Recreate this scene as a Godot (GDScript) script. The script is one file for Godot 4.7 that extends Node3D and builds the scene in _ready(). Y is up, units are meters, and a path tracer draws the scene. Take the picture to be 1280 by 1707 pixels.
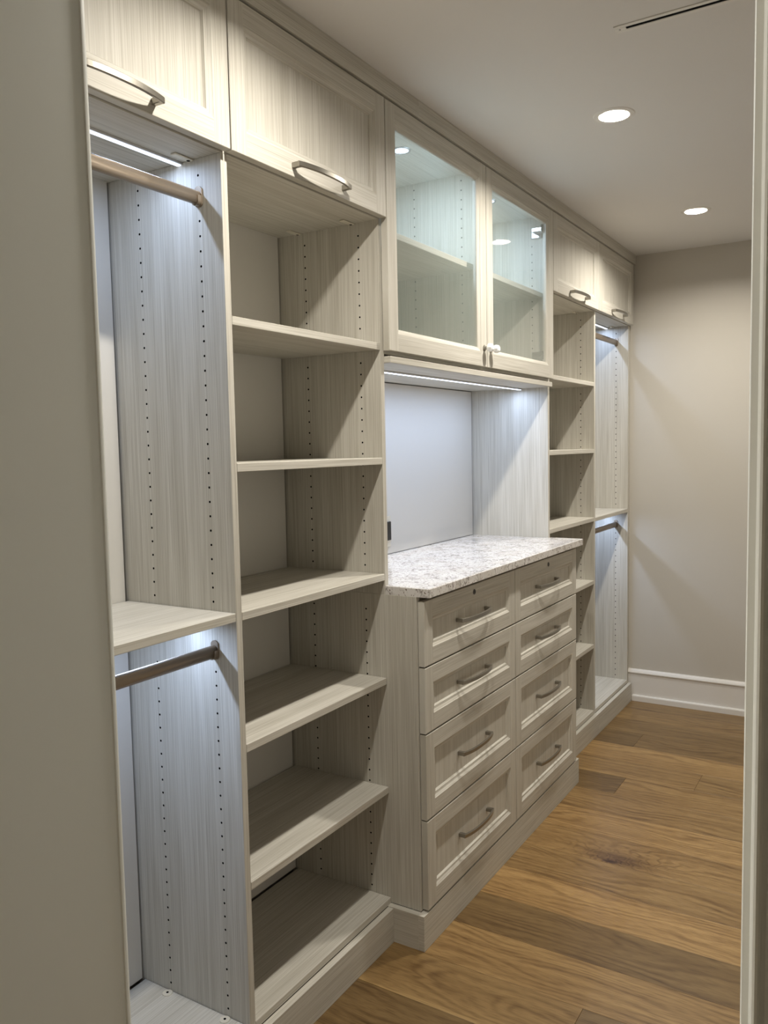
extends Node3D
# Walk-in closet. Measured frame: x = out from the shelf fronts into the aisle, y = up, s = along the run of cabinets (Godot z = -s). Metres.

const CEIL := 2.441
const FAR := 3.2193            # end wall
const BACK := -0.3465          # face of the back panels
const T := 0.019               # board thickness
const U0 := -0.625             # near faces of the uprights
const U1 := 0.0
const U2 := 0.6248
const U3 := 1.9393
const U4 := 2.5675
const U5 := 3.1694
const SOFFIT := 2.0655         # underside of the upper cabinets
const PIN_TOP := 2.030
const LAMPS := [0.0, 1.2535, 2.5]
const HALL := [-0.2, -1.05]

var M := {}
var org := Vector3.ZERO
var rng := RandomNumberGenerator.new()
var taken := {}
var handle_mesh: ArrayMesh
var lock_mesh: ArrayMesh
var knob_head: ArrayMesh
var knob_base: ArrayMesh
var oak_tex: Array = []

# ------------------------------------------------------------------ small helpers
func v(x: float, y: float, s: float) -> Vector3:
	return Vector3(x, y, -s) - org

func mb() -> SurfaceTool:
	var st := SurfaceTool.new()
	st.begin(Mesh.PRIMITIVE_TRIANGLES)
	return st

func numbered(called: String) -> String:
	var n: int = taken.get(called, 0)
	taken[called] = n + 1
	return called if n == 0 else "%s_%03d" % [called, n]

func thing(called: String, label: String, category: String, at: Vector3, group := "") -> Node3D:
	var o := Node3D.new()
	o.name = numbered(called)
	add_child(o, true)
	org = Vector3(at.x, at.y, -at.z)
	o.position = org
	o.set_meta("label", label)
	o.set_meta("category", category)
	if group: o.set_meta("group", group)
	return o

func put(called: String, mesh: Mesh, m: Material, parent: Node) -> MeshInstance3D:
	var o := MeshInstance3D.new()
	o.name = called
	o.mesh = mesh
	o.material_override = null
	if m: o.set_surface_override_material(0, m)
	o.cast_shadow = GeometryInstance3D.SHADOW_CASTING_SETTING_ON
	parent.add_child(o, true)
	return o

func obj(called: String, st: SurfaceTool, m: Material, parent: Node) -> MeshInstance3D:
	st.set_material(m)
	return put(called, st.commit(), null, parent)

func struct(called: String, st: SurfaceTool, m: Material, label: String, category: String) -> MeshInstance3D:
	var o := obj(called, st, m, self)
	o.set_meta("kind", "structure")
	o.set_meta("label", label)
	o.set_meta("category", category)
	return o

func tri(st: SurfaceTool, p: Array, uv: Array, n: Vector3) -> void:
	var order := [0, 1, 2]
	if (p[1] - p[0]).cross(p[2] - p[0]).dot(n) > 0.0: order = [0, 2, 1]
	for i in order:
		st.set_normal(n)
		st.set_uv(uv[i])
		st.add_vertex(p[i])

func quad(st: SurfaceTool, p: Array, uv: Array, n: Vector3) -> void:
	tri(st, [p[0], p[1], p[2]], [uv[0], uv[1], uv[2]], n)
	tri(st, [p[0], p[2], p[3]], [uv[0], uv[2], uv[3]], n)

# texture coordinates: u across the grain, v along it (melamine sheet is 0.8 x 2.4 m)
func grain_uv(p: Vector3, axis: int, g: int, off: Vector3) -> Vector2:
	var k := (g + 2) % 3 if axis == g else 3 - g - axis
	var along := p[g] if axis != g else p[(g + 1) % 3] * 0.2
	return Vector2(p[k] / 0.8 + off[k], along / 2.4 + off[g])

# a random place on the sheet from which a board between lo and hi does not run past the sheet's edge
func cut_from_sheet(lo: Vector3, hi: Vector3, g: int) -> Vector3:
	var off := Vector3.ZERO
	for k in 3:
		var size := 2.4 if k == g else 0.8
		off[k] = -lo[k] / size + rng.randf() * maxf(0.0, 1.0 - (hi[k] - lo[k]) / size)
	return off

# chamfered board between two corners; g: grain along 0 = x, 1 = y, 2 = s
func box(st: SurfaceTool, x0: float, x1: float, y0: float, y1: float, s0: float, s1: float, g := 1, b := 0.0007) -> void:
	var a := v(x0, y0, s0)
	var c := v(x1, y1, s1)
	var lo := Vector3(minf(a.x, c.x), minf(a.y, c.y), minf(a.z, c.z))
	var hi := Vector3(maxf(a.x, c.x), maxf(a.y, c.y), maxf(a.z, c.z))
	b = minf(b, minf(hi.x - lo.x, minf(hi.y - lo.y, hi.z - lo.z)) * 0.4)
	var off := cut_from_sheet(lo, hi, g)
	var at := func(sg: Vector3i, axis: int) -> Vector3:
		var p := Vector3.ZERO
		for k in 3:
			var inset := 0.0 if k == axis else b
			p[k] = (hi[k] - inset) if sg[k] > 0 else (lo[k] + inset)
		return p
	for axis in 3:
		var i := (axis + 1) % 3
		var j := (axis + 2) % 3
		for sg in [-1, 1]:
			var ps := []
			var uvs := []
			for q in [[-1, -1], [1, -1], [1, 1], [-1, 1]]:
				var sn := Vector3i.ZERO
				sn[axis] = sg
				sn[i] = q[0]
				sn[j] = q[1]
				var p: Vector3 = at.call(sn, axis)
				ps.append(p)
				uvs.append(grain_uv(p, axis, g, off))
			var n := Vector3.ZERO
			n[axis] = sg
			quad(st, ps, uvs, n)
		# edges along this axis
		for si in [-1, 1]:
			for sj in [-1, 1]:
				var ps := []
				for q in [[-1, i], [1, i], [1, j], [-1, j]]:
					var sn := Vector3i.ZERO
					sn[axis] = q[0]
					sn[i] = si
					sn[j] = sj
					ps.append(at.call(sn, q[1]))
				var n := Vector3.ZERO
				n[i] = si
				n[j] = sj
				var uvs := []
				for p in ps: uvs.append(grain_uv(p, i, g, off))
				quad(st, ps, uvs, n.normalized())
	for sx in [-1, 1]:
		for sy in [-1, 1]:
			for sz in [-1, 1]:
				var sn := Vector3i(sx, sy, sz)
				var ps := [at.call(sn, 0), at.call(sn, 1), at.call(sn, 2)]
				tri(st, ps, [Vector2.ZERO, Vector2.ZERO, Vector2.ZERO], Vector3(sn).normalized())

func board(called: String, x0: float, x1: float, y0: float, y1: float, s0: float, s1: float, m: Material, parent: Node, g := 1, b := 0.0007) -> MeshInstance3D:
	var st := mb()
	box(st, x0, x1, y0, y1, s0, s1, g, b)
	return obj(called, st, m, parent)

# closed outline (in the plane of two axes, local) swept straight between two ends
func extrude(st: SurfaceTool, pts: Array, place: Callable, e0: float, e1: float) -> void:
	var n := pts.size()
	var mid := Vector2.ZERO
	for p in pts: mid += p / n
	var area := 0.0
	for i in n: area += (pts[i] as Vector2).cross(pts[(i + 1) % n])
	var sgn := 1.0 if area > 0.0 else -1.0
	var axis: Vector3 = (place.call(Vector2.ZERO, e1) - place.call(Vector2.ZERO, e0)).normalized()
	for i in n:
		var p: Vector2 = pts[i]
		var q: Vector2 = pts[(i + 1) % n]
		if p.distance_to(q) < 1e-7: continue
		var out2 := Vector2((q - p).y, -(q - p).x).normalized() * sgn
		var nn: Vector3 = (place.call(out2, e0) - place.call(Vector2.ZERO, e0)).normalized()
		quad(st, [place.call(p, e0), place.call(q, e0), place.call(q, e1), place.call(p, e1)], [Vector2(0, e0), Vector2(0.02, e0), Vector2(0.02, e1), Vector2(0, e1)], nn)
	var flat := PackedVector2Array(pts)
	var idx := Geometry2D.triangulate_polygon(flat)
	for k in range(0, idx.size(), 3):
		for e in [[e0, -axis], [e1, axis]]:
			tri(st, [place.call(flat[idx[k]], e[0]), place.call(flat[idx[k + 1]], e[0]), place.call(flat[idx[k + 2]], e[0])], [Vector2.ZERO, Vector2.ZERO, Vector2.ZERO], e[1])

# turned profile (radius, height) about an axis through c; smooth normals
func lathe(st: SurfaceTool, prof: Array, c: Vector3, axis: Vector3, seg := 24, flat := false) -> void:
	var up := axis.normalized()
	var e1 := up.cross(Vector3(0.31, 0.77, 0.55)).normalized()
	var e2 := up.cross(e1)
	for i in prof.size() - 1:
		var a: Vector2 = prof[i]
		var b: Vector2 = prof[i + 1]
		if a.distance_to(b) < 1e-7: continue
		var sl := Vector2((b - a).y, -(b - a).x).normalized()   # (radial, axial)
		for k in seg:
			var t0 := TAU * k / seg
			var t1 := TAU * (k + 1) / seg
			var d0 := e1 * cos(t0) + e2 * sin(t0)
			var d1 := e1 * cos(t1) + e2 * sin(t1)
			var dm := (d0 + d1).normalized()
			var p := [c + d0 * a.x + up * a.y, c + d1 * a.x + up * a.y, c + d1 * b.x + up * b.y, c + d0 * b.x + up * b.y]
			var nm := dm * sl.x + up * sl.y
			var ns := [nm, nm, nm, nm] if flat else [d0 * sl.x + up * sl.y, d1 * sl.x + up * sl.y, d1 * sl.x + up * sl.y, d0 * sl.x + up * sl.y]
			for q in [[0, 1, 2], [0, 2, 3]]:
				var r: Array = q
				if (p[r[1]] - p[r[0]]).cross(p[r[2]] - p[r[0]]).length() < 1e-12: continue
				if (p[r[1]] - p[r[0]]).cross(p[r[2]] - p[r[0]]).dot(nm) > 0.0: r = [r[0], r[2], r[1]]
				for w in r:
					st.set_normal(ns[w])
					st.set_uv(Vector2.ZERO)
					st.add_vertex(p[w])

# ------------------------------------------------------------------ materials and computed textures
func std(albedo: Color, rough := 0.5, metal := 0.0, spec := 0.5) -> StandardMaterial3D:
	var m := StandardMaterial3D.new()
	m.albedo_color = albedo
	m.roughness = rough
	m.metallic = metal
	m.metallic_specular = spec
	return m

func noise(sd: int, f: float, oct := 1) -> FastNoiseLite:
	var n := FastNoiseLite.new()
	n.seed = sd
	n.noise_type = FastNoiseLite.TYPE_SIMPLEX_SMOOTH
	n.frequency = f
	n.fractal_type = FastNoiseLite.FRACTAL_FBM if oct > 1 else FastNoiseLite.FRACTAL_NONE
	n.fractal_octaves = oct
	return n

func texture(w: int, h: int, at: Callable) -> ImageTexture:
	var d := PackedByteArray()
	d.resize(w * h * 3)
	var k := 0
	for y in h:
		for x in w:
			var c: Color = at.call(x, y)
			d[k] = clampi(int(c.r * 255.0 + 0.5), 0, 255)
			d[k + 1] = clampi(int(c.g * 255.0 + 0.5), 0, 255)
			d[k + 2] = clampi(int(c.b * 255.0 + 0.5), 0, 255)
			k += 3
	var im := Image.create_from_data(w, h, false, Image.FORMAT_RGB8, d)
	im.generate_mipmaps()
	return ImageTexture.create_from_image(im)

func melamine_texture() -> ImageTexture:
	var broad := noise(11, 1.0)
	var mid := noise(12, 1.0)
	var fine := noise(13, 1.0)
	var dash := noise(14, 1.0)
	var dark := Color(0.64, 0.62, 0.57)
	var light := Color(0.835, 0.824, 0.79)
	return texture(800, 768, func(x: int, y: int) -> Color:
		var t := 0.68 + 0.11 * broad.get_noise_2d(x * 0.022, y * 0.0016) + 0.09 * mid.get_noise_2d(x * 0.085, y * 0.003)
		t += 0.25 * fine.get_noise_2d(x * 0.42, y * 0.007)
		var k := dash.get_noise_2d(x * 0.6, y * 0.010)
		if k > 0.35: t -= (k - 0.35) * 1.1
		return dark.lerp(light, clampf(t, 0.0, 1.0)))

func oak_texture(sd: int, knot: bool) -> ImageTexture:
	# 2.0 m along x, 0.1885 m along y
	var warp := noise(100 + sd, 1.0)
	var warp2 := noise(130 + sd, 1.0)
	var pore := noise(160 + sd, 1.0)
	var band := noise(190 + sd, 1.0)
	var r := RandomNumberGenerator.new()
	r.seed = 900 + sd
	var y0 := r.randf_range(0.2, 0.8)
	var cathedral := r.randf_range(0.5, 1.0) if sd % 3 != 0 else 0.15
	var light := Color(0.715, 0.585, 0.385)
	var dark := Color(0.41, 0.295, 0.16)
	return texture(1536, 160, func(x: int, y: int) -> Color:
		var u := x / 1536.0 * 2.0
		var w := y / 160.0
		var along := u + 0.35 * warp.get_noise_2d(u * 1.3, w * 0.8)
		var dv := w - y0 + 0.16 * warp2.get_noise_2d(u * 2.2, w * 1.4)
		var field := absf(dv) * 7.5 + cathedral * (1.6 * sin(along * 2.1 + sd) + 0.8 * warp.get_noise_2d(u * 3.1 + 7.0, w)) / (0.35 + absf(dv) * 2.0)
		var core := 0.0
		if knot:
			var dx := (u - 0.452) / 0.13
			var dy := (w - 0.22) / 0.30
			var d2 := dx * dx + dy * dy
			field += 5.0 * exp(-d2 * 1.3) + 1.2 * exp(-d2 * 0.4) * warp2.get_noise_2d(u * 22.0, w * 5.0)
			core = exp(-d2 * 1.4) * 0.62
			var ex := (u - 0.43) / 0.018
			var ey := (w - 0.07) / 0.045
			core += exp(-(ex * ex + ey * ey)) * 1.1
		if sd == 7: core -= 0.42 * exp(-pow(w / 0.10, 2.0))
		var ring := 0.5 + 0.5 * sin(field * 6.2 + warp2.get_noise_2d(u * 9.0, w * 6.0) * 0.9)
		ring = pow(ring, 2.2)
		var t := 0.80 - 0.42 * ring * (0.55 + 0.45 * warp.get_noise_2d(u * 4.0 + 3.0, w * 2.0))
		t += 0.18 * band.get_noise_2d(u * 0.8, w * 5.0)
		var p := pore.get_noise_2d(u * 17.0, w * 75.0)
		t -= maxf(p - 0.12, 0.0) * 0.55
		t -= core
		return dark.lerp(light, clampf(t, -0.55, 1.1)))

func quartz_texture() -> ImageTexture:
	var a := noise(31, 1.0, 3)
	var b := noise(32, 1.0, 3)
	var c := noise(33, 1.0)
	var e := noise(34, 1.0)
	var light := Color(0.87, 0.86, 0.85)
	var grey := Color(0.50, 0.475, 0.455)
	var brown := Color(0.36, 0.30, 0.26)
	return texture(1024, 1024, func(x: int, y: int) -> Color:
		var w := c.get_noise_2d(x * 0.012, y * 0.012) * 9.0
		var n := a.get_noise_2d((x + w) * 0.030, (y - w) * 0.022)
		var vein := exp(-pow(n * 7.0, 2.0)) * clampf(0.15 + 0.9 * b.get_noise_2d(x * 0.014, y * 0.012), 0.0, 1.0)
		var spot := clampf((b.get_noise_2d(x * 0.055 + 40.0, y * 0.045) - 0.30) * 4.0, 0.0, 1.0)
		var fleck := clampf((e.get_noise_2d(x * 0.16, y * 0.12) - 0.62) * 5.0, 0.0, 1.0)
		var col := light.lerp(grey, clampf(vein * 1.3 + spot * 0.45, 0.0, 0.85))
		col = col.lerp(Color(0.79, 0.765, 0.73), clampf(a.get_noise_2d(x * 0.008, y * 0.008) * 0.9, 0.0, 0.5))
		return col.lerp(brown, fleck * 0.85))

func make_materials() -> void:
	var mel := std(Color(1, 1, 1), 0.52, 0.0, 0.4)
	mel.albedo_texture = melamine_texture()
	M.mel = mel
	var q := std(Color(1, 1, 1), 0.10, 0.0, 0.5)
	q.albedo_texture = quartz_texture()
	q.uv1_triplanar = true
	q.uv1_scale = Vector3(0.85, 0.85, 0.85)
	M.quartz = q
	M.backing = std(Color(0.83, 0.82, 0.795), 0.6, 0.0, 0.35)
	M.wall = std(Color(0.755, 0.737, 0.70), 0.75, 0.0, 0.25)
	M.ceiling = std(Color(0.86, 0.852, 0.84), 0.85, 0.0, 0.2)
	M.trim = std(Color(0.87, 0.86, 0.84), 0.35, 0.0, 0.5)
	M.jamb = std(Color(0.85, 0.86, 0.84), 0.5, 0.0, 0.4)
	M.nickel = std(Color(0.60, 0.585, 0.55), 0.32, 0.9)
	M.rod = std(Color(0.60, 0.55, 0.49), 0.40, 0.6)
	M.hole = std(Color(0.035, 0.03, 0.028), 0.9, 0.0, 0.1)
	M.dark = std(Color(0.02, 0.02, 0.02), 0.8, 0.0, 0.2)
	M.steel = std(Color(0.75, 0.75, 0.75), 0.25, 1.0)
	M.plastic = std(Color(0.84, 0.82, 0.76), 0.45)
	M.alu = std(Color(0.80, 0.80, 0.80), 0.4, 0.6)
	M.black = std(Color(0.03, 0.03, 0.03), 0.4)
	M.subfloor = std(Color(0.10, 0.07, 0.045), 0.9)
	var pane := std(Color(0.90, 0.97, 0.94, 0.10), 0.02, 0.0, 0.6)
	pane.transparency = BaseMaterial3D.TRANSPARENCY_ALPHA
	M.pane = pane
	var crystal := std(Color(0.97, 0.98, 0.98), 0.03, 0.0, 0.5)
	crystal.refraction_enabled = true
	crystal.refraction_scale = 0.05
	M.crystal = crystal
	M.led = std(Color(0.95, 0.96, 1.0), 0.5)
	M.led.emission_enabled = true
	M.led.emission = Color(0.86, 0.91, 1.0)
	M.led.emission_energy_multiplier = 2.2
	M.lens = std(Color(1, 0.99, 0.96), 0.5)
	M.lens.emission_enabled = true
	M.lens.emission = Color(1.0, 0.97, 0.92)
	M.lens.emission_energy_multiplier = 3.5
	M.puck = std(Color(0.95, 0.97, 1.0), 0.5)
	M.puck.emission_enabled = true
	M.puck.emission = Color(0.80, 0.90, 1.0)
	M.puck.emission_energy_multiplier = 2.5
	for i in 9:
		oak_tex.append(oak_texture(i, i == 8))

func down_light(w: float, l: float, at: Vector3, energy: float, tint: Color, parent: Node) -> AreaLight3D:
	var a := AreaLight3D.new()
	a.name = "glow"
	a.area_size = Vector2(w, l)
	a.area_normalize_energy = true
	a.light_energy = energy
	a.light_color = tint
	a.area_range = 12.0
	a.area_attenuation = 2.0
	a.shadow_enabled = true
	a.basis = Basis(Vector3(1, 0, 0), Vector3(0, 0, -1), Vector3(0, 1, 0))
	a.position = at
	parent.add_child(a, true)
	return a

# ------------------------------------------------------------------ joinery
# front ring of a door or drawer with a moulded inner edge, seen along +x; returns the inset of the panel
const PROFILE := [[0.0, 0.0], [0.0004, -0.0008], [0.0078, -0.0055], [0.0145, -0.0063], [0.0152, -0.0078], [0.0183, -0.0115]]

func framed(st: SurfaceTool, xb: float, xf: float, y0: float, y1: float, s0: float, s1: float, w: float, prof: Array) -> void:
	var lo := v(xb, y0, s1)
	var hi := v(xf, y1, s0)
	var offs := [cut_from_sheet(lo, hi, 1), cut_from_sheet(lo, hi, 2), cut_from_sheet(lo, hi, 1), cut_from_sheet(lo, hi, 2)]
	var e := 0.0012
	var P := func(inset: float, x: float) -> Array:   # four corners: (y0,s0) (y1,s0) (y1,s1) (y0,s1)
		return [v(x, y0 + inset, s0 + inset), v(x, y1 - inset, s0 + inset), v(x, y1 - inset, s1 - inset), v(x, y0 + inset, s1 - inset)]
	var ring := func(a: Array, b: Array) -> void:
		for k in 4:
			var q := [a[k], a[(k + 1) % 4], b[(k + 1) % 4], b[k]]
			var g := 1 if k % 2 == 0 else 2
			var n: Vector3 = ((q[1] - q[0]) as Vector3).cross(q[3] - q[0]).normalized()
			var uvs := []
			for p in q: uvs.append(grain_uv(p, 0, g, offs[k]))
			# outward is away from the board's heart
			var heart := v((xb + xf) / 2.0, (y0 + y1) / 2.0, (s0 + s1) / 2.0)
			var mid: Vector3 = (q[0] + q[1] + q[2] + q[3]) / 4.0
			var want := Vector3(1, 0, 0) if absf(n.x) > 0.05 and absf(n.x) < 1.0 or absf(n.x) >= 0.999 and mid.x > heart.x else mid - heart
			if n.dot(want) < 0.0: n = -n
			quad(st, q, uvs, n)
	var outer_b: Array = P.call(0.0, xb)
	var outer_m: Array = P.call(0.0, xf - e)
	var outer_f: Array = P.call(e, xf)
	ring.call(outer_b, outer_m)
	ring.call(outer_m, outer_f)
	# face: full-height stiles, rails between
	for sd in 2:
		var sa := s0 + e if sd == 0 else s1 - w
		var sb := s0 + w if sd == 0 else s1 - e
		var q := [v(xf, y0 + e, sa), v(xf, y1 - e, sa), v(xf, y1 - e, sb), v(xf, y0 + e, sb)]
		var uvs := []
		for p in q: uvs.append(grain_uv(p, 0, 1, offs[sd * 2]))
		quad(st, q, uvs, Vector3(1, 0, 0))
		var ya := y0 + e if sd == 0 else y1 - w
		var yb := y0 + w if sd == 0 else y1 - e
		q = [v(xf, ya, s0 + w), v(xf, yb, s0 + w), v(xf, yb, s1 - w), v(xf, ya, s1 - w)]
		uvs = []
		for p in q: uvs.append(grain_uv(p, 0, 2, offs[sd * 2 + 1]))
		quad(st, q, uvs, Vector3(1, 0, 0))
	# moulded inner edge
	for i in prof.size() - 1:
		var a: Array = P.call(w + prof[i][0], xf + prof[i][1])
		var b: Array = P.call(w + prof[i + 1][0], xf + prof[i + 1][1])
		for k in 4:
			var q := [a[k], a[(k + 1) % 4], b[(k + 1) % 4], b[k]]
			var n: Vector3 = ((q[1] - q[0]) as Vector3).cross(q[3] - q[0]).normalized()
			if n.x < 0.0: n = -n
			var uvs := []
			for p in q: uvs.append(grain_uv(p, 0, 1 if k % 2 == 0 else 2, offs[k]))
			quad(st, q, uvs, n)
	# inside wall and back ring
	var last: Array = prof[prof.size() - 1]
	var inn_f: Array = P.call(w + last[0], xf + last[1])
	var inn_b: Array = P.call(w + last[0], xb)
	var centre := v((xb + xf) / 2.0, (y0 + y1) / 2.0, (s0 + s1) / 2.0)
	for k in 4:
		var q := [inn_f[k], inn_f[(k + 1) % 4], inn_b[(k + 1) % 4], inn_b[k]]
		var n: Vector3 = ((q[1] - q[0]) as Vector3).cross(q[3] - q[0]).normalized()
		if n.dot(centre - q[0]) < 0.0: n = -n
		quad(st, q, [Vector2.ZERO, Vector2.ZERO, Vector2.ZERO, Vector2.ZERO], n)
		q = [inn_b[k], inn_b[(k + 1) % 4], outer_b[(k + 1) % 4], outer_b[k]]
		var uvs := []
		for p in q: uvs.append(grain_uv(p, 0, 1 if k % 2 == 0 else 2, offs[k]))
		quad(st, q, uvs, Vector3(-1, 0, 0))

func front(called: String, xb: float, xf: float, y0: float, y1: float, s0: float, s1: float, w: float, parent: Node) -> MeshInstance3D:
	var st := mb()
	framed(st, xb, xf, y0, y1, s0, s1, w, PROFILE)
	var o := obj(called, st, M.mel, parent)
	var i := w + 0.0183
	board("panel", xb + 0.001, xf - 0.0113, y0 + i, y1 - i, s0 + i, s1 - i, M.mel, o, 1, 0.0)
	return o

func add_handle(y: float, s: float, xf: float, parent: Node) -> void:
	var h := put("handle", handle_mesh, null, parent)
	h.position = v(xf, y, s)

func make_hardware() -> void:
	org = Vector3.ZERO
	# bow handle, 0.21 m long, flat bar bent outwards, on two square posts
	var st := mb()
	var half := 0.107
	var path := []
	for i in 25:
		var t := -1.0 + 2.0 * i / 24.0
		path.append(Vector2(t * half, 0.0200 + 0.0140 * (1.0 - pow(absf(t), 2.5))))
	var hw := 0.0032
	var hh := 0.0062
	var ch := 0.0012
	var sec := [Vector2(-hw + ch, -hh), Vector2(hw - ch, -hh), Vector2(hw, -hh + ch), Vector2(hw, hh - ch), Vector2(hw - ch, hh), Vector2(-hw + ch, hh), Vector2(-hw, hh - ch), Vector2(-hw, -hh + ch)]
	var rings := []
	for i in path.size():
		var a: Vector2 = path[maxi(i - 1, 0)]
		var b: Vector2 = path[mini(i + 1, path.size() - 1)]
		var d := (b - a).normalized()
		var n := Vector2(-d.y, d.x)     # outwards in (s, x)
		var r := []
		for q in sec:
			var p: Vector2 = path[i] + n * q.x
			r.append(v(p.y, q.y, p.x))
		rings.append(r)
	for i in rings.size() - 1:
		for k in 8:
			var q := [rings[i][k], rings[i][(k + 1) % 8], rings[i + 1][(k + 1) % 8], rings[i + 1][k]]
			var n: Vector3 = ((q[1] - q[0]) as Vector3).cross(q[3] - q[0]).normalized()
			var c := v((path[i] as Vector2).y, 0, (path[i] as Vector2).x)
			if n.dot((q[0] + q[2]) * 0.5 - c) < 0.0: n = -n
			quad(st, q, [Vector2.ZERO, Vector2.ZERO, Vector2.ZERO, Vector2.ZERO], n)
	for e in [0, rings.size() - 1]:
		var n := v(0, 0, -1.0 if e == 0 else 1.0)
		for k in range(1, 7):
			tri(st, [rings[e][0], rings[e][k], rings[e][k + 1]], [Vector2.ZERO, Vector2.ZERO, Vector2.ZERO], n)
	for sg in [-1, 1]:
		var c: float = sg * (half - 0.0055)
		box(st, 0.0, 0.0215, -0.0062, 0.0062, c - 0.0055, c + 0.0055, 0, 0.001)
	st.set_material(M.nickel)
	handle_mesh = st.commit()
	# drawer lock: a small round cylinder with its key slot
	st = mb()
	lathe(st, [Vector2(0.0085, 0.0), Vector2(0.0085, 0.0018), Vector2(0.0075, 0.0024), Vector2(0.0, 0.0024)], Vector3.ZERO, Vector3(1, 0, 0), 20)
	st.set_material(std(Color(0.36, 0.35, 0.34), 0.35, 0.9))
	lock_mesh = st.commit()
	st = mb()
	lathe(st, [Vector2(0.0105, 0.0), Vector2(0.0105, 0.003), Vector2(0.0065, 0.005), Vector2(0.0055, 0.011), Vector2(0.0, 0.011)], Vector3.ZERO, Vector3(1, 0, 0), 20)
	st.set_material(M.nickel)
	knob_base = st.commit()
	st = mb()
	lathe(st, [Vector2(0.0, 0.0112), Vector2(0.007, 0.0112), Vector2(0.0135, 0.0165), Vector2(0.0145, 0.0235), Vector2(0.0125, 0.031), Vector2(0.0075, 0.034), Vector2(0.0, 0.034)], Vector3.ZERO, Vector3(1, 0, 0), 10, true)
	st.set_material(M.crystal)
	knob_head = st.commit()

# two columns of shelf-pin holes on the face of a side panel (facing the camera, at s)
func pin_holes(s: float, y0: float, y1: float, parent: Node, cols := [-0.066, -0.2525]) -> void:
	var st := mb()
	for x in cols:
		for k in range(-12, 64):
			var y: float = PIN_TOP - 0.032 * k
			if y < y0 or y > y1: continue
			lathe(st, [Vector2(0.0027, 0.0), Vector2(0.0027, 0.0003), Vector2(0.0, 0.0003)], v(x, y, s), Vector3(0, 0, 1), 8, true)
	var o := obj("shelf_pin_holes", st, M.hole, parent)
	o.set_meta("kind", "stuff")

func shelf(y_top: float, s0: float, s1: float, parent: Node, x1 := 0.0) -> void:
	board("shelf", BACK + 0.004, x1, y_top - T, y_top, s0 + 0.0008, s1 - 0.0008, M.mel, parent, 2, 0.0009)

func connector(x: float, y: float, s: float, down: bool, parent: Node) -> void:
	var st := mb()
	lathe(st, [Vector2(0.0125, 0.0), Vector2(0.0120, 0.0022), Vector2(0.0, 0.0026)], v(x, y, s), Vector3(0, -1 if down else 1, 0), 16)
	var o := obj("shelf_connector", st, M.plastic, parent)
	st = mb()
	lathe(st, [Vector2(0.0032, 0.0025), Vector2(0.0032, 0.0031), Vector2(0.0, 0.0031)], v(x, y, s), Vector3(0, -1 if down else 1, 0), 8)
	obj("screw", st, M.hole, o)

func closet_rod(y: float, s0: float, s1: float, label: String) -> void:
	var t := thing("closet_rod", label, "closet rod", Vector3(-0.065, y, s0), "oval closet rods")
	var st := mb()
	var pts := []
	for i in 24:
		var a := TAU * i / 24.0
		var p := Vector2(cos(a), sin(a)) * 0.0075
		p.y += 0.0075 * signf(sin(a)) if absf(sin(a)) > 1e-6 else 0.0
		pts.append(p)
	extrude(st, pts, func(p: Vector2, e: float) -> Vector3: return v(-0.065 + p.x, y + p.y, e), s0 + 0.002, s1 - 0.002)
	st.generate_normals()
	obj("bar", st, M.rod, t)
	for sd in 2:
		st = mb()
		var cup := []
		for i in 20:
			var a := TAU * i / 20.0
			var p := Vector2(cos(a), sin(a)) * 0.0110
			p.y += 0.0085 * signf(sin(a)) if absf(sin(a)) > 1e-6 else 0.0
			if p.y > 0.0: p.y += 0.006
			cup.append(p)
		var e0 := s0 if sd == 0 else s1 - 0.004
		extrude(st, cup, func(p: Vector2, e: float) -> Vector3: return v(-0.065 + p.x, y + p.y, e), e0, e0 + 0.004)
		var low := []
		for i in 13:
			var a := PI + PI * i / 12.0
			low.append(Vector2(cos(a) * 0.0102, sin(a) * 0.0102 - 0.0075))
		low.append(Vector2(0.0102, 0.004))
		low.append(Vector2(-0.0102, 0.004))
		e0 = s0 + 0.004 if sd == 0 else s1 - 0.014
		extrude(st, low, func(p: Vector2, e: float) -> Vector3: return v(-0.065 + p.x, y + p.y, e), e0, e0 + 0.010)
		obj("flange", st, M.rod, t)

func led_strip(y: float, s0: float, s1: float, label: String, energy: float) -> void:
	var x := -0.118
	var t := thing("led_strip_light", label, "strip light", Vector3(x, y, s0), "linear lights recessed under cabinets and shelves")
	board("channel", x - 0.0085, x + 0.0085, y - 0.0055, y, s0, s1, M.alu, t, 2, 0.0008)
	board("diffuser", x - 0.0055, x + 0.0055, y - 0.0072, y - 0.0055, s0 + 0.002, s1 - 0.002, M.led, t, 2, 0.0006)
	down_light(0.010, s1 - s0 - 0.08, v(x, y - 0.0090, (s0 + s1) / 2.0), energy, Color(0.76, 0.85, 1.0), t)

func down_lamp(x: float, s: float, label: String, energy: float, tint: Color) -> void:
	var t := thing("downlight", label, "ceiling light", Vector3(x, CEIL, s), "recessed ceiling downlights")
	var st := mb()
	# flange under the ceiling, inner wall of the can, and the lens set back in it
	lathe(st, [Vector2(0.0455, -0.021), Vector2(0.0440, 0.0), Vector2(0.0450, 0.0030), Vector2(0.049, 0.0040), Vector2(0.060, 0.0025), Vector2(0.0625, 0.0)], v(x, CEIL, s), Vector3(0, -1, 0), 48)
	obj("trim_ring", st, M.trim, t)
	st = mb()
	lathe(st, [Vector2(0.0458, -0.024), Vector2(0.0458, -0.0205), Vector2(0.030, -0.0188), Vector2(0.0, -0.0180)], v(x, CEIL, s), Vector3(0, -1, 0), 48)
	obj("lens", st, M.lens, t)
	down_light(0.064, 0.064, v(x, CEIL + 0.0160, s), energy, tint, t)

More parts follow.
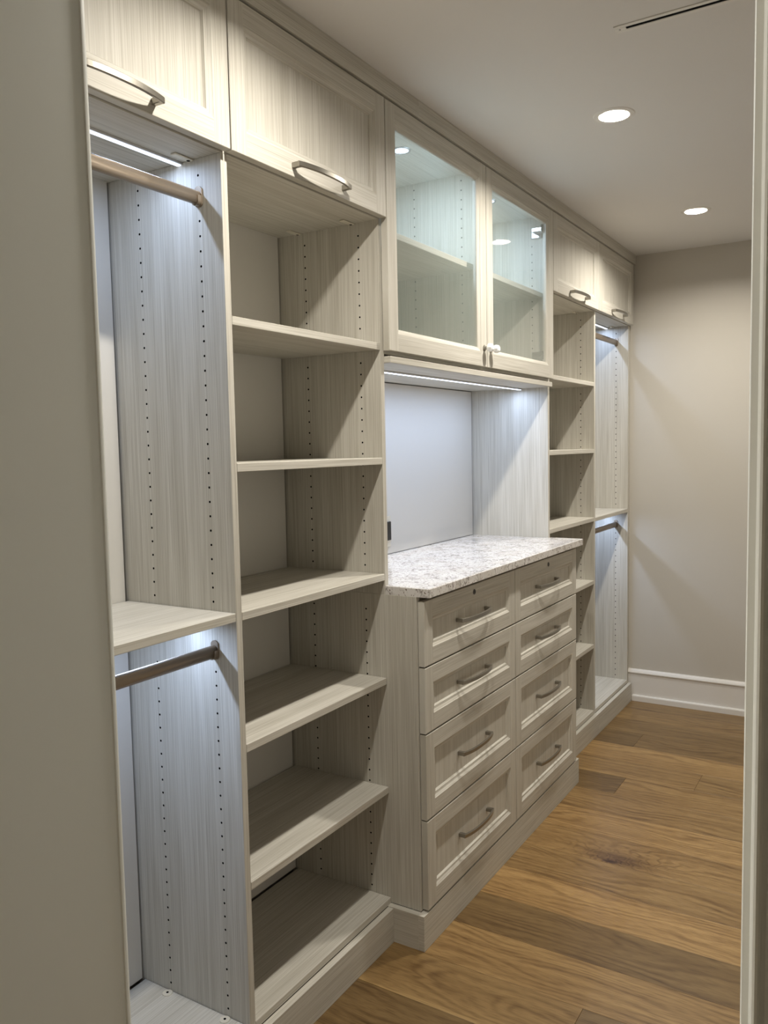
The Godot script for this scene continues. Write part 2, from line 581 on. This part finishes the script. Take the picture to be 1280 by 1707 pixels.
# ------------------------------------------------------------------ the place
func _ready() -> void:
	rng.seed = 7
	# camera
	var cam := Camera3D.new()
	cam.name = "camera"
	cam.fov = 64.006
	cam.near = 0.05
	cam.transform = Transform3D(Basis(Vector3(0.85146761, -0.01967487, -0.52403799), Vector3(-0.02450851, 0.996711, -0.07724319), Vector3(0.52383418, 0.07861347, 0.84818493)), Vector3(1.21543, 1.43899, 1.34085))
	add_child(cam)
	cam.current = true
	# environment
	var env := Environment.new()
	env.background_mode = Environment.BG_COLOR
	env.background_color = Color(0.02, 0.02, 0.02)
	env.tonemap_mode = Environment.TONE_MAPPER_LINEAR
	env.tonemap_exposure = 1.16
	env.sdfgi_enabled = true
	env.ssao_enabled = true
	env.ssil_enabled = true
	var we := WorldEnvironment.new()
	we.name = "environment"
	we.environment = env
	add_child(we)
	make_materials()
	make_hardware()
	# lamps: ceiling downlights and strips
	var warm := Color(1.0, 0.972, 0.925)
	down_lamp(0.47, LAMPS[1], "larger of the two glowing round ceiling downlights in view, nearer the camera", 1.62, warm)
	down_lamp(0.47, LAMPS[2], "farther glowing round ceiling downlight close to the end wall", 1.62, warm)
	down_lamp(0.47, LAMPS[0], "round ceiling downlight just inside the doorway above the nearest hanging section", 1.62, warm)
	down_lamp(HALL[0], HALL[1], "round ceiling downlight of the hallway outside the closet", 3.0, warm)
	led_strip(SOFFIT, U0 + T, U1, "bright strip light under the nearest upper cabinet above the near upper rod", 0.15)
	led_strip(1.0626, U0 + T, U1, "strip light hidden under the near middle shelf above the near lower rod", 0.16)
	led_strip(1.675, U2 + T + 0.01, U3 - 0.01, "long strip light above the stone countertop under the glass cabinet", 0.36)
	led_strip(SOFFIT, U4 + T, U5, "short lit strip under the last upper cabinet beside the end wall", 0.13)
	led_strip(1.0626, U4 + T, U5, "strip light hidden under the far middle shelf beside the end wall", 0.13)
	build_shell()
	build_floor()
	build_near_hanging()
	build_near_shelves()
	build_glass_cabinet()
	build_chest()
	build_far_shelves()
	build_far_hanging()
	build_uppers()
	build_details()

func build_shell() -> void:
	org = Vector3.ZERO
	# ceiling slab with round cut-outs for the downlights
	var slab := CSGBox3D.new()
	slab.name = "ceiling"
	slab.size = Vector3(3.07, 0.12, FAR + 0.12 + 2.45)
	slab.position = Vector3(0.915, CEIL + 0.06, -(FAR + 0.12 - 2.45) / 2.0)
	slab.material = M.ceiling
	for q in [[0.47, LAMPS[0]], [0.47, LAMPS[1]], [0.47, LAMPS[2]], HALL]:
		var hole := CSGCylinder3D.new()
		hole.name = "cut_out"
		hole.operation = CSGShape3D.OPERATION_SUBTRACTION
		hole.radius = 0.0468
		hole.height = 0.06
		hole.sides = 32
		hole.material = M.ceiling
		hole.position = Vector3(q[0], CEIL, -q[1]) - slab.position
		slab.add_child(hole, true)
	slab.set_meta("kind", "structure")
	slab.set_meta("label", "plain painted ceiling with recessed lights")
	slab.set_meta("category", "ceiling")
	add_child(slab)
	var st: SurfaceTool
	st = mb()
	box(st, -0.52, -0.40, -0.1, CEIL, -0.65, FAR + 0.12, 1, 0.0)
	struct("wall_back", st, M.wall, "wall behind the built-in cabinets", "wall")
	st = mb()
	box(st, -0.40, 2.45, -0.1, CEIL, FAR, FAR + 0.12, 1, 0.0)
	struct("wall_far", st, M.wall, "plain beige end wall beyond the cabinets", "wall")
	st = mb()
	box(st, 1.50, 1.62, -0.1, CEIL, -0.65, FAR, 1, 0.0)
	struct("wall_right", st, M.wall, "wall opposite the cabinets, hidden by the door casing", "wall")
	# near wall with the doorway: pieces left and right of the opening and above it
	st = mb()
	box(st, -0.52, 0.372, -0.1, CEIL, -0.84, -0.65, 1, 0.0)
	box(st, 1.180, 2.45, -0.1, CEIL, -0.84, -0.65, 1, 0.0)
	box(st, 0.372, 1.180, 2.30, CEIL, -0.84, -0.65, 1, 0.0)
	struct("wall_near", st, M.wall, "wall around the doorway the photograph is taken through", "wall")
	# left jamb: flat reveal with a rounded far corner
	st = mb()
	var xj := 0.3942
	var sf := -0.6560
	var r := 0.0095
	var pts := [Vector2(0.372, -0.93), Vector2(xj - 0.002, -0.93), Vector2(xj - 0.002, sf - 0.0115), Vector2(xj, sf - 0.0105)]
	for i in 9:
		var a := PI / 2.0 * i / 8.0
		pts.append(Vector2(xj - r + r * cos(a), sf - r + r * sin(a)))
	pts.append(Vector2(0.372, sf))
	extrude(st, pts, func(p: Vector2, e: float) -> Vector3: return v(p.x, e, p.y), 0.0, 2.30)
	struct("trim_1", st, M.jamb, "flat painted door jamb filling the left edge, with a rounded corner", "door jamb")
	# right jamb and its moulded casing
	st = mb()
	pts = [Vector2(1.180, -0.645), Vector2(1.1495, -0.645), Vector2(1.1495, -0.853), Vector2(1.1507, -0.857), Vector2(1.1545, -0.858), Vector2(1.1558, -0.862)]
	for i in 7:
		var a := PI - PI * i / 6.0
		pts.append(Vector2(1.1586 + 0.0028 * cos(a), -0.863 - 0.0042 * sin(a)))
	for q in [Vector2(1.1630, -0.859), Vector2(1.1665, -0.8575), Vector2(1.184, -0.861), Vector2(1.21, -0.864), Vector2(1.2180, -0.864), Vector2(1.2180, -0.84), Vector2(1.180, -0.84)]: pts.append(q)
	extrude(st, pts, func(p: Vector2, e: float) -> Vector3: return v(p.x, e, p.y), 0.0, 2.30)
	struct("trim_2", st, M.jamb, "moulded door casing along the right edge", "door casing")
	st = mb()
	box(st, xj, 1.1495, 2.275, 2.30, -0.855, -0.656, 0, 0.001)
	struct("trim_3", st, M.jamb, "head jamb above the doorway", "door jamb")
	# hallway outside
	st = mb()
	box(st, -0.62, 2.45, -0.1, CEIL, -2.45, -2.33, 1, 0.0)
	box(st, -0.62, -0.50, -0.1, CEIL, -2.33, -0.84, 1, 0.0)
	box(st, 2.33, 2.45, -0.1, CEIL, -2.33, -0.84, 1, 0.0)
	struct("wall_hall", st, M.wall, "walls of the hallway behind the camera", "wall")
	# baseboard on the end wall
	var bb := Node3D.new()
	bb.name = "baseboard_far"
	bb.set_meta("kind", "structure")
	bb.set_meta("label", "tall white moulded baseboard along the end wall")
	bb.set_meta("category", "baseboard")
	add_child(bb)
	var put_profile := func(called: String, prof: Array) -> void:
		var s2 := mb()
		extrude(s2, prof, func(p: Vector2, e: float) -> Vector3: return v(e, p.y, FAR - p.x), 0.0205 if called == "base_shoe" else -0.010, 1.50)
		obj(called, s2, M.trim, bb)
	put_profile.call("base_board", [Vector2(0, 0.0), Vector2(0.013, 0.0), Vector2(0.013, 0.150), Vector2(0, 0.150)])
	put_profile.call("base_cap", [Vector2(0, 0.150), Vector2(0.0135, 0.150), Vector2(0.018, 0.1545), Vector2(0.0195, 0.159), Vector2(0.018, 0.1635), Vector2(0.0145, 0.1650), Vector2(0.0130, 0.1690), Vector2(0.0095, 0.1735), Vector2(0.0070, 0.1770), Vector2(0, 0.1770)])
	put_profile.call("base_shoe", [Vector2(0.013, 0.0), Vector2(0.0265, 0.0), Vector2(0.0265, 0.026), Vector2(0.0245, 0.0310), Vector2(0.0200, 0.0330), Vector2(0.013, 0.0330)])

func build_floor() -> void:
	org = Vector3.ZERO
	var st := mb()
	box(st, -0.62, 2.45, -0.1, -0.012, -2.45, FAR, 0, 0.0)
	var fl := struct("floor", st, M.subfloor, "warm oak plank floor running across the aisle", "floor")
	var w := 0.1885
	var made := {}
	# tone of every row, the joints seen in it, and the tone beyond the joint
	var tone := {-4: 0.78, -3: 0.93, -2: 1.0, -1: 0.80, 0: 1.09, 1: 0.96, 2: 1.0, 3: 1.06, 4: 0.97, 5: 0.80, 6: 1.0, 7: 1.08, 8: 0.78, 9: 0.86, 10: 0.95, 11: 0.90}
	var joint := {-3: 0.583, 5: 0.283, 6: 0.56, 8: 0.212}
	var after := {-3: 0.76, 5: 1.0, 6: 0.95, 8: 0.86}
	for k in range(-18, 12):
		var s0 := 0.98 + k * w
		var s1 := minf(s0 + w, FAR)
		if s1 - s0 < 0.01: continue
		var x0 := -0.62 if k < -9 else -0.02
		var x1 := 2.45 if k < -9 else 2.335
		var cuts := [x0]
		if joint.has(k): cuts.append(joint[k])
		elif k < -4: cuts.append(x0 + rng.randf_range(0.3, 1.0))
		cuts.append(rng.randf_range(1.15, 1.9))
		cuts.append(x1)
		for c in cuts.size() - 1:
			var tn: float = after[k] if c == 1 and after.has(k) else tone.get(k, rng.randf_range(0.8, 1.1))
			var tx := 8 if k == 2 else (7 if k == -3 and c == 0 else absi(k * 5 + c * 3) % 7)
			var key := "%d_%.2f" % [tx, tn]
			if not made.has(key):
				var m := std(Color(tn, tn, tn).clamp(Color(0, 0, 0), Color(1.2, 1.2, 1.2)), 0.36, 0.0, 0.45)
				m.albedo_color = Color(minf(tn * 0.87, 1.0), minf(tn * 0.87, 1.0), minf(tn * 0.87, 1.0))
				m.albedo_texture = oak_tex[tx]
				made[key] = m
			var ps := mb()
			plank(ps, cuts[c] + 0.0003, cuts[c + 1] - 0.0003, s0 + 0.0003, s1 - 0.0003, 0.0 if k == 2 else rng.randf_range(0.012, 0.41))
			obj("plank", ps, made[key], fl)

func plank(st: SurfaceTool, x0: float, x1: float, s0: float, s1: float, shift: float) -> void:
	var b := 0.0006
	var uv := func(x: float, s: float) -> Vector2: return Vector2(x / 2.0 + shift, (s - s0) / 0.1885)
	var top := [v(x0 + b, 0, s0 + b), v(x1 - b, 0, s0 + b), v(x1 - b, 0, s1 - b), v(x0 + b, 0, s1 - b)]
	var tu := [uv.call(x0, s0), uv.call(x1, s0), uv.call(x1, s1), uv.call(x0, s1)]
	quad(st, top, tu, Vector3(0, 1, 0))
	var rim := [v(x0, -b, s0), v(x1, -b, s0), v(x1, -b, s1), v(x0, -b, s1)]
	var low := [v(x0, -0.012, s0), v(x1, -0.012, s0), v(x1, -0.012, s1), v(x0, -0.012, s1)]
	var ns := [v(0, 0, -1), v(1, 0, 0), v(0, 0, 1), v(-1, 0, 0)]
	for k in 4:
		var j := (k + 1) % 4
		quad(st, [top[k], top[j], rim[j], rim[k]], [tu[k], tu[j], tu[j], tu[k]], (ns[k] + Vector3(0, 1, 0)).normalized())
		quad(st, [rim[k], rim[j], low[j], low[k]], [tu[k], tu[j], tu[j], tu[k]], ns[k])

func back_panel(s0: float, s1: float, y0: float, y1: float, parent: Node) -> void:
	board("back_panel", BACK - 0.010, BACK, y0 + 0.004, y1, s0 + 0.0065, s1 - 0.0065, M.backing, parent, 1, 0.0005)

func build_near_hanging() -> void:
	var t := thing("hanging_unit", "nearest double-hanging section beside the doorway, with two rods and a middle shelf", "closet unit", Vector3(0, 0, U0), "hanging sections")
	board("side_panel", BACK - 0.02, 0, 0.0, SOFFIT, U0, U0 + T, M.mel, t)
	var sp := board("side_panel", BACK - 0.02, 0, 0.0, SOFFIT, U1, U1 + T, M.mel, t)
	pin_holes(U1, 0.14, 0.97, sp)
	pin_holes(U1, 1.10, 2.04, sp)
	shelf(1.0816, U0 + T, U1, t)
	shelf(0.1219, U0 + T, U1, t)
	back_panel(U0 + T, U1, 0.1219, SOFFIT, t)
	board("plinth", 0.0, 0.019, 0.0, 0.1017, U0, U1 + T, M.mel, t, 2)
	connector(-0.2525, 0.1219, U1 - 0.0128, false, t)
	connector(-0.066, 0.1219, U1 - 0.0128, false, t)
	closet_rod(1.981, U0 + T, U1, "near upper closet rod, crossing below the lit strip of the first upper cabinet")
	closet_rod(0.9895, U0 + T, U1, "near lower closet rod, dark taupe bar under the near middle shelf")

func build_near_shelves() -> void:
	var t := thing("shelf_unit", "near open shelf tower with six empty shelves between the first rods and the drawers", "shelf unit", Vector3(0, 0, U1 + T), "open shelf towers")
	for y in [1.7285, 1.4105, 1.0804, 0.7785, 0.4560, 0.1219]:
		shelf(y, U1 + T, U2, t)
	back_panel(U1 + T, U2, 0.1219, SOFFIT, t)
	board("plinth", 0.0, 0.019, 0.0, 0.1017, U1 + T, U2 - T, M.mel, t, 2)

func build_far_shelves() -> void:
	var t := thing("shelf_unit", "far open shelf tower between the drawer chest and the last rods", "shelf unit", Vector3(0, 0, U3), "open shelf towers")
	var sp := board("side_panel", BACK - 0.02, 0.0, 0.0, SOFFIT, U4, U4 + T, M.mel, t)
	for y in [1.7300, 1.4112, 1.0800, 0.7715, 0.4540, 0.1219]:
		shelf(y, U3 + T, U4, t)
	pin_holes(U4, 0.13, 0.435, sp)
	pin_holes(U4, 0.46, 0.75, sp)
	pin_holes(U4, 0.78, 1.055, sp)
	pin_holes(U4, 1.09, 1.385, sp)
	pin_holes(U4, 1.42, 1.705, sp)
	pin_holes(U4, 1.74, 2.04, sp)
	back_panel(U3 + T, U4, 0.1219, SOFFIT, t)
	board("plinth", 0.0, 0.019, 0.0, 0.1017, U3 + T + 0.001, U4 + T, M.mel, t, 2)

func build_far_hanging() -> void:
	var t := thing("hanging_unit", "last double-hanging section against the end wall, with short lit rods", "closet unit", Vector3(0, 0, U4 + T), "hanging sections")
	var sp := board("side_panel", BACK - 0.02, 0.0, 0.0, SOFFIT, U5, U5 + T, M.mel, t)
	pin_holes(U5, 0.14, 0.97, sp)
	pin_holes(U5, 1.10, 2.04, sp)
	shelf(1.0775, U4 + T, U5, t)
	shelf(0.1219, U4 + T, U5, t)
	back_panel(U4 + T, U5, 0.1219, SOFFIT, t)
	board("plinth", 0.0, 0.019, 0.0, 0.1017, U4 + T, FAR - 0.0275, M.mel, t, 2)
	board("filler_strip", -0.022, -0.004, 0.122, SOFFIT, U5 + T, FAR - 0.0005, M.mel, t)
	closet_rod(1.981, U4 + T, U5, "far upper closet rod, short bar under the last upper cabinet by the end wall")
	closet_rod(0.9895, U4 + T, U5, "far lower closet rod, short bar under the far middle shelf by the end wall")

func build_glass_cabinet() -> void:
	var t := thing("glass_cabinet", "upper cabinet with two clear glass doors and crystal knobs over the countertop", "cabinet", Vector3(0, 1.0466, U2))
	var up := board("side_panel", BACK - 0.02, 0.0, 1.0212, 2.39, U2, U2 + T, M.mel, t)
	pin_holes(U2, 1.0804, 1.39, up)
	pin_holes(U2, 1.42, 1.709, up)
	pin_holes(U2, 1.74, 2.04, up)
	up = board("side_panel", BACK - 0.02, 0.0, 1.0212, 2.39, U3, U3 + T, M.mel, t)
	pin_holes(U3, 1.74, 2.33, up)
	var a := U2 + T
	var b := U3
	board("bottom_panel", BACK, -0.001, 1.700, 1.719, a, b, M.mel, t, 2)
	board("top_panel", BACK, -0.045, 2.371, 2.390, a, b, M.mel, t, 2)
	var dv := board("divider", BACK, -0.002, 1.719, 2.371, 1.2821, 1.3011, M.mel, t)
	pin_holes(1.2821, 1.74, 2.36, dv)
	board("back_panel", BACK - 0.010, BACK, 1.70, 2.39, a + 0.0045, b - 0.0045, M.mel, t)
	board("shelf", BACK + 0.002, -0.020, 2.0415, 2.0600, a + 0.001, 1.2811, M.mel, t, 2)
	board("shelf", BACK + 0.002, -0.020, 2.0415, 2.0600, 1.3021, b - 0.001, M.mel, t, 2)
	board("light_rail", BACK + 0.001, 0.020, 1.675, 1.694, a + 0.0008, b - 0.0008, M.mel, t, 2, 0.0012)
	for sd in 2:
		var s0: float = 0.6363 if sd == 0 else 1.2936
		var s1: float = 1.2896 if sd == 0 else 1.9469
		var st := mb()
		framed(st, 0.003, 0.0225, 1.7085, 2.3866, s0, s1, 0.0495, [[0.0, 0.0], [0.0008, -0.0016], [0.0026, -0.0022], [0.0125, -0.0062], [0.0140, -0.0085]])
		var d := obj("glass_door", st, M.mel, t)
		var i := 0.0495 + 0.010
		board("pane", 0.0085, 0.0125, 1.7085 + i, 2.3866 - i, s0 + i, s1 - i, M.pane, d, 1, 0.0)
		var ks: float = s1 - 0.0245 if sd == 0 else s0 + 0.0245
		var kb := put("knob_base", knob_base, null, d)
		kb.position = v(0.0225, 1.7715, ks)
		var kh := put("knob", knob_head, null, d)
		kh.position = v(0.0225, 1.7715, ks)
		kh.set_meta("label", "faceted crystal knob")
		for hy in [1.80, 2.305]:
			var hs := mb()
			var se: float = s0 + 0.066 if sd == 0 else s1 - 0.066
			lathe(hs, [Vector2(0.017, 0.0), Vector2(0.017, 0.004), Vector2(0.0, 0.004)], v(0.003, hy, se), Vector3(-1, 0, 0), 16)
			var wall: float = a if sd == 0 else b
			box(hs, -0.045, -0.001, hy - 0.008, hy + 0.008, minf(se, wall), maxf(se, wall), 0, 0.002)
			box(hs, -0.065, -0.020, hy - 0.022, hy + 0.022, wall - 0.010 if sd == 1 else wall, wall if sd == 1 else wall + 0.010, 0, 0.002)
			obj("hinge", hs, M.steel, d)
	# small round lights in the cabinet's top
	for s in [0.9630, 1.6200]:
		var p := thing("puck_light", "small bluish round cabinet light inside the %s glass compartment" % ("left" if s < 1.2 else "right"), "cabinet light", Vector3(-0.118, 2.371, s), "puck lights in the glass cabinet")
		var st := mb()
		lathe(st, [Vector2(0.024, 0.0), Vector2(0.0245, 0.003), Vector2(0.030, 0.004), Vector2(0.032, 0.0)], v(-0.118, 2.371, s), Vector3(0, -1, 0), 32)
		obj("rim", st, M.steel, p)
		st = mb()
		lathe(st, [Vector2(0.0242, 0.0), Vector2(0.0242, 0.002), Vector2(0.0, 0.0032)], v(-0.118, 2.371, s), Vector3(0, -1, 0), 32)
		obj("lens", st, M.puck, p)
		down_light(0.042, 0.042, v(-0.118, 2.371 - 0.006, s), 0.26, Color(0.78, 0.89, 1.0), p)

func build_chest() -> void:
	var t := thing("drawer_chest", "wide chest of eight drawers under the stone countertop, bow handles on each", "chest of drawers", Vector3(0, 0, U2))
	var F := 0.1215
	var s_l := 0.6320
	var s_m := 1.2838
	var s_r := 1.9345
	board("side_panel", BACK - 0.02, 0.1005, 0.1055, 1.0209, U2, U2 + T, M.mel, t)
	pin_holes(U2, 0.14, 1.00, t)
	board("side_panel", BACK - 0.02, 0.1005, 0.1055, 1.0209, U3, U3 + T, M.mel, t)
	board("carcass", BACK, 0.080, 0.1055, 1.0209, U2 + T, U3, M.mel, t)
	board("plinth", 0.101, 0.1205, 0.0, 0.1048, U2 - T, U3 + T + 0.012, M.mel, t, 2)
	board("plinth_return", 0.0, 0.101, 0.0, 0.1048, U2 - T, U2, M.mel, t, 0)
	board("plinth_return", 0.0, 0.101, 0.0, 0.1048, U3 + T - 0.007, U3 + T + 0.012, M.mel, t, 0)
	var rows := [[0.8222, 1.0075], [0.6297, 0.8174], [0.3772, 0.6249], [0.1115, 0.3724]]
	for side in 2:
		for k in 4:
			var s0 := s_l if side == 0 else s_m + 0.0017
			var s1 := s_m - 0.0017 if side == 0 else s_r
			var y0: float = rows[k][0]
			var y1: float = rows[k][1]
			var d := front("drawer", 0.1025, F, y0, y1, s0, s1, 0.0485, t)
			add_handle((y0 + y1) / 2.0 - 0.001, (s0 + s1) / 2.0, F - 0.0113, d)
			if k == 0:
				var lk := put("lock", lock_mesh, null, d)
				lk.position = v(F - 0.0005, 0.9840, (s0 + s1) / 2.0)
				var st := mb()
				box(st, F + 0.0018, F + 0.0023, 0.9790, 0.9890, (s0 + s1) / 2.0 - 0.0014, (s0 + s1) / 2.0 + 0.0014, 1, 0.0)
				obj("key_slot", st, M.hole, d)
	# the stone slab lies on the chest
	var c := thing("countertop", "speckled white and grey stone countertop on the drawer chest", "countertop", Vector3(0, 1.0209, U2))
	var slab := mb()
	var outline := func(b: float) -> Array:     # notched around the two uprights, eased on the free edges
		return [Vector2(BACK + 0.001, U2 + T + 0.0005), Vector2(0.0004, U2 + T + 0.0005), Vector2(0.0004, U2 + 0.0005 + b), Vector2(0.143 - b, U2 + 0.0005 + b), Vector2(0.143 - b, U3 + T - 0.003 - b), Vector2(0.0004, U3 + T - 0.003 - b), Vector2(0.0004, U3 - 0.0005), Vector2(BACK + 0.001, U3 - 0.0005)]
	var low: Array = outline.call(0.0)
	var top: Array = outline.call(0.002)
	var at := func(p: Vector2, e: float) -> Vector3: return v(p.x, e, p.y)
	extrude(slab, low, at, 1.0211, 1.0444)
	for i in [2, 3, 4]:
		var q := [at.call(low[i], 1.0444), at.call(low[i + 1], 1.0444), at.call(top[i + 1], 1.0464), at.call(top[i], 1.0464)]
		var n: Vector3 = ((q[1] - q[0]) as Vector3).cross(q[3] - q[0]).normalized()
		quad(slab, q, [Vector2.ZERO, Vector2.ZERO, Vector2.ZERO, Vector2.ZERO], n if n.y > 0.0 else -n)
	extrude(slab, top, at, 1.0443, 1.0464)
	obj("slab", slab, M.quartz, c)
	# smooth back of the niche above the countertop
	var n := thing("niche_panel", "smooth white back panel of the lit niche above the countertop", "wall panel", Vector3(BACK, 1.0464, U2 + T))
	board("panel", BACK - 0.010, BACK, 1.0475, 1.672, U2 + T + 0.004, U3 - 0.0078, M.backing, n, 1, 0.0005)

func build_uppers() -> void:
	var info := [
		[U0, U1 + T / 2.0, "nearest upper cabinet, beside the doorway, its handle partly cut off by the jamb", 0.0],
		[U1 + T / 2.0, U2 + T / 2.0, "wide upper cabinet over the near open shelves, left of the glass doors", 0.0],
		[U3 + T / 2.0, U4 + T / 2.0, "upper cabinet directly right of the glass doors over the far shelves", 0.0],
		[U4 + T / 2.0, U5 + 0.0175, "last upper cabinet, touching the corner at the end wall", 0.0]]
	for q in info:
		var a: float = q[0]
		var b: float = q[1]
		var t := thing("upper_cabinet", q[2], "cabinet", Vector3(0, SOFFIT, a), "upper cabinets with framed doors")
		var ia := a + T / 2.0 if a > U0 + 0.01 else a + T
		var ib := b - T / 2.0 if b < U5 else U5
		board("bottom_panel", BACK, -0.0008, SOFFIT, SOFFIT + T, ia, ib, M.mel, t, 2)
		board("top_panel", BACK, -0.045, 2.371, 2.390, ia, ib, M.mel, t, 2)
		board("back_panel", BACK - 0.010, BACK, SOFFIT, 2.39, ia, ib, M.mel, t, 1)
		for cx in [-0.084, -0.271]:
			var cs := mb()
			box(cs, cx - 0.0085, cx + 0.0085, SOFFIT - 0.0042, SOFFIT, ib - 0.054, ib - 0.001, 2, 0.0018)
			var fit := obj("shelf_connector", cs, M.plastic, t)
			cs = mb()
			lathe(cs, [Vector2(0.0042, 0.0), Vector2(0.0042, 0.0004), Vector2(0.0, 0.0004)], v(cx, SOFFIT - 0.0042, ib - 0.009), Vector3(0, -1, 0), 10)
			obj("screw", cs, M.hole, fit)
		if a < U2: board("side_panel", BACK, -0.0005, SOFFIT + 0.0003, 2.39, a if a < U0 + 0.01 else a, ia, M.mel, t)
		if a < U0 + 0.01 or b > U4: board("side_panel", BACK, -0.0005, SOFFIT + 0.0003, 2.39, ib, U5 + T if b > U5 else b, M.mel, t)
		if b > U5: board("filler_strip", -0.022, -0.004, SOFFIT + 0.0003, 2.39, U5 + T, FAR - 0.0005, M.mel, t)
		if a > U4: board("side_panel", BACK, -0.0005, SOFFIT + 0.0003, 2.39, a, ia, M.mel, t)
		var d := front("door", 0.003, 0.0225, 2.0685, 2.3866, a + 0.002, b - 0.002, 0.0485, t)
		var hs := (a + b) / 2.0
		if a < U0 + 0.01: hs = -0.305
		add_handle(2.0935, hs, 0.0225, d)
	# scribe between the cabinets and the ceiling
	org = Vector3.ZERO
	var st := mb()
	box(st, -0.34, 0.0275, 2.3915, CEIL, U0, FAR - 0.0005, 2, 0.0008)
	struct("trim_4", st, M.mel, "filler board between the upper cabinets and the ceiling", "trim board")

func build_details() -> void:
	# slot air diffuser in the ceiling
	var t := thing("air_vent", "narrow white slot air diffuser in the ceiling with a black gap", "air vent", Vector3(0.62, CEIL, 0.72))
	var y0 := CEIL - 0.0028
	var st := mb()
	box(st, 0.6205, 1.12, y0, CEIL, 0.7195, 0.7312, 0, 0.001)
	box(st, 0.6205, 1.12, y0, CEIL, 0.7437, 0.7555, 0, 0.001)
	box(st, 0.6205, 0.6470, y0, CEIL, 0.7312, 0.7437, 0, 0.0)
	box(st, 1.0935, 1.12, y0, CEIL, 0.7312, 0.7437, 0, 0.0)
	obj("frame", st, M.trim, t)
	board("slot", 0.6470, 1.0935, CEIL - 0.0010, CEIL, 0.7312, 0.7437, M.dark, t, 0, 0.0)
	st = mb()
	lathe(st, [Vector2(0.0025, 0.0), Vector2(0.0022, 0.0010), Vector2(0.0, 0.0013)], v(0.632, y0, 0.737), Vector3(0, -1, 0), 12)
	obj("screw", st, M.steel, t)
	# outlet plate with a dark face, half hidden behind the upright
	t = thing("power_outlet", "dark-faced outlet low in the niche, mostly hidden behind the upright", "outlet", Vector3(BACK, 1.13, 1.19))
	board("plate", BACK, BACK + 0.005, 1.075, 1.190, 1.155, 1.226, M.plastic, t, 1, 0.002)
	board("receptacle", BACK + 0.005, BACK + 0.010, 1.099, 1.168, 1.172, 1.2215, M.black, t, 1, 0.003)
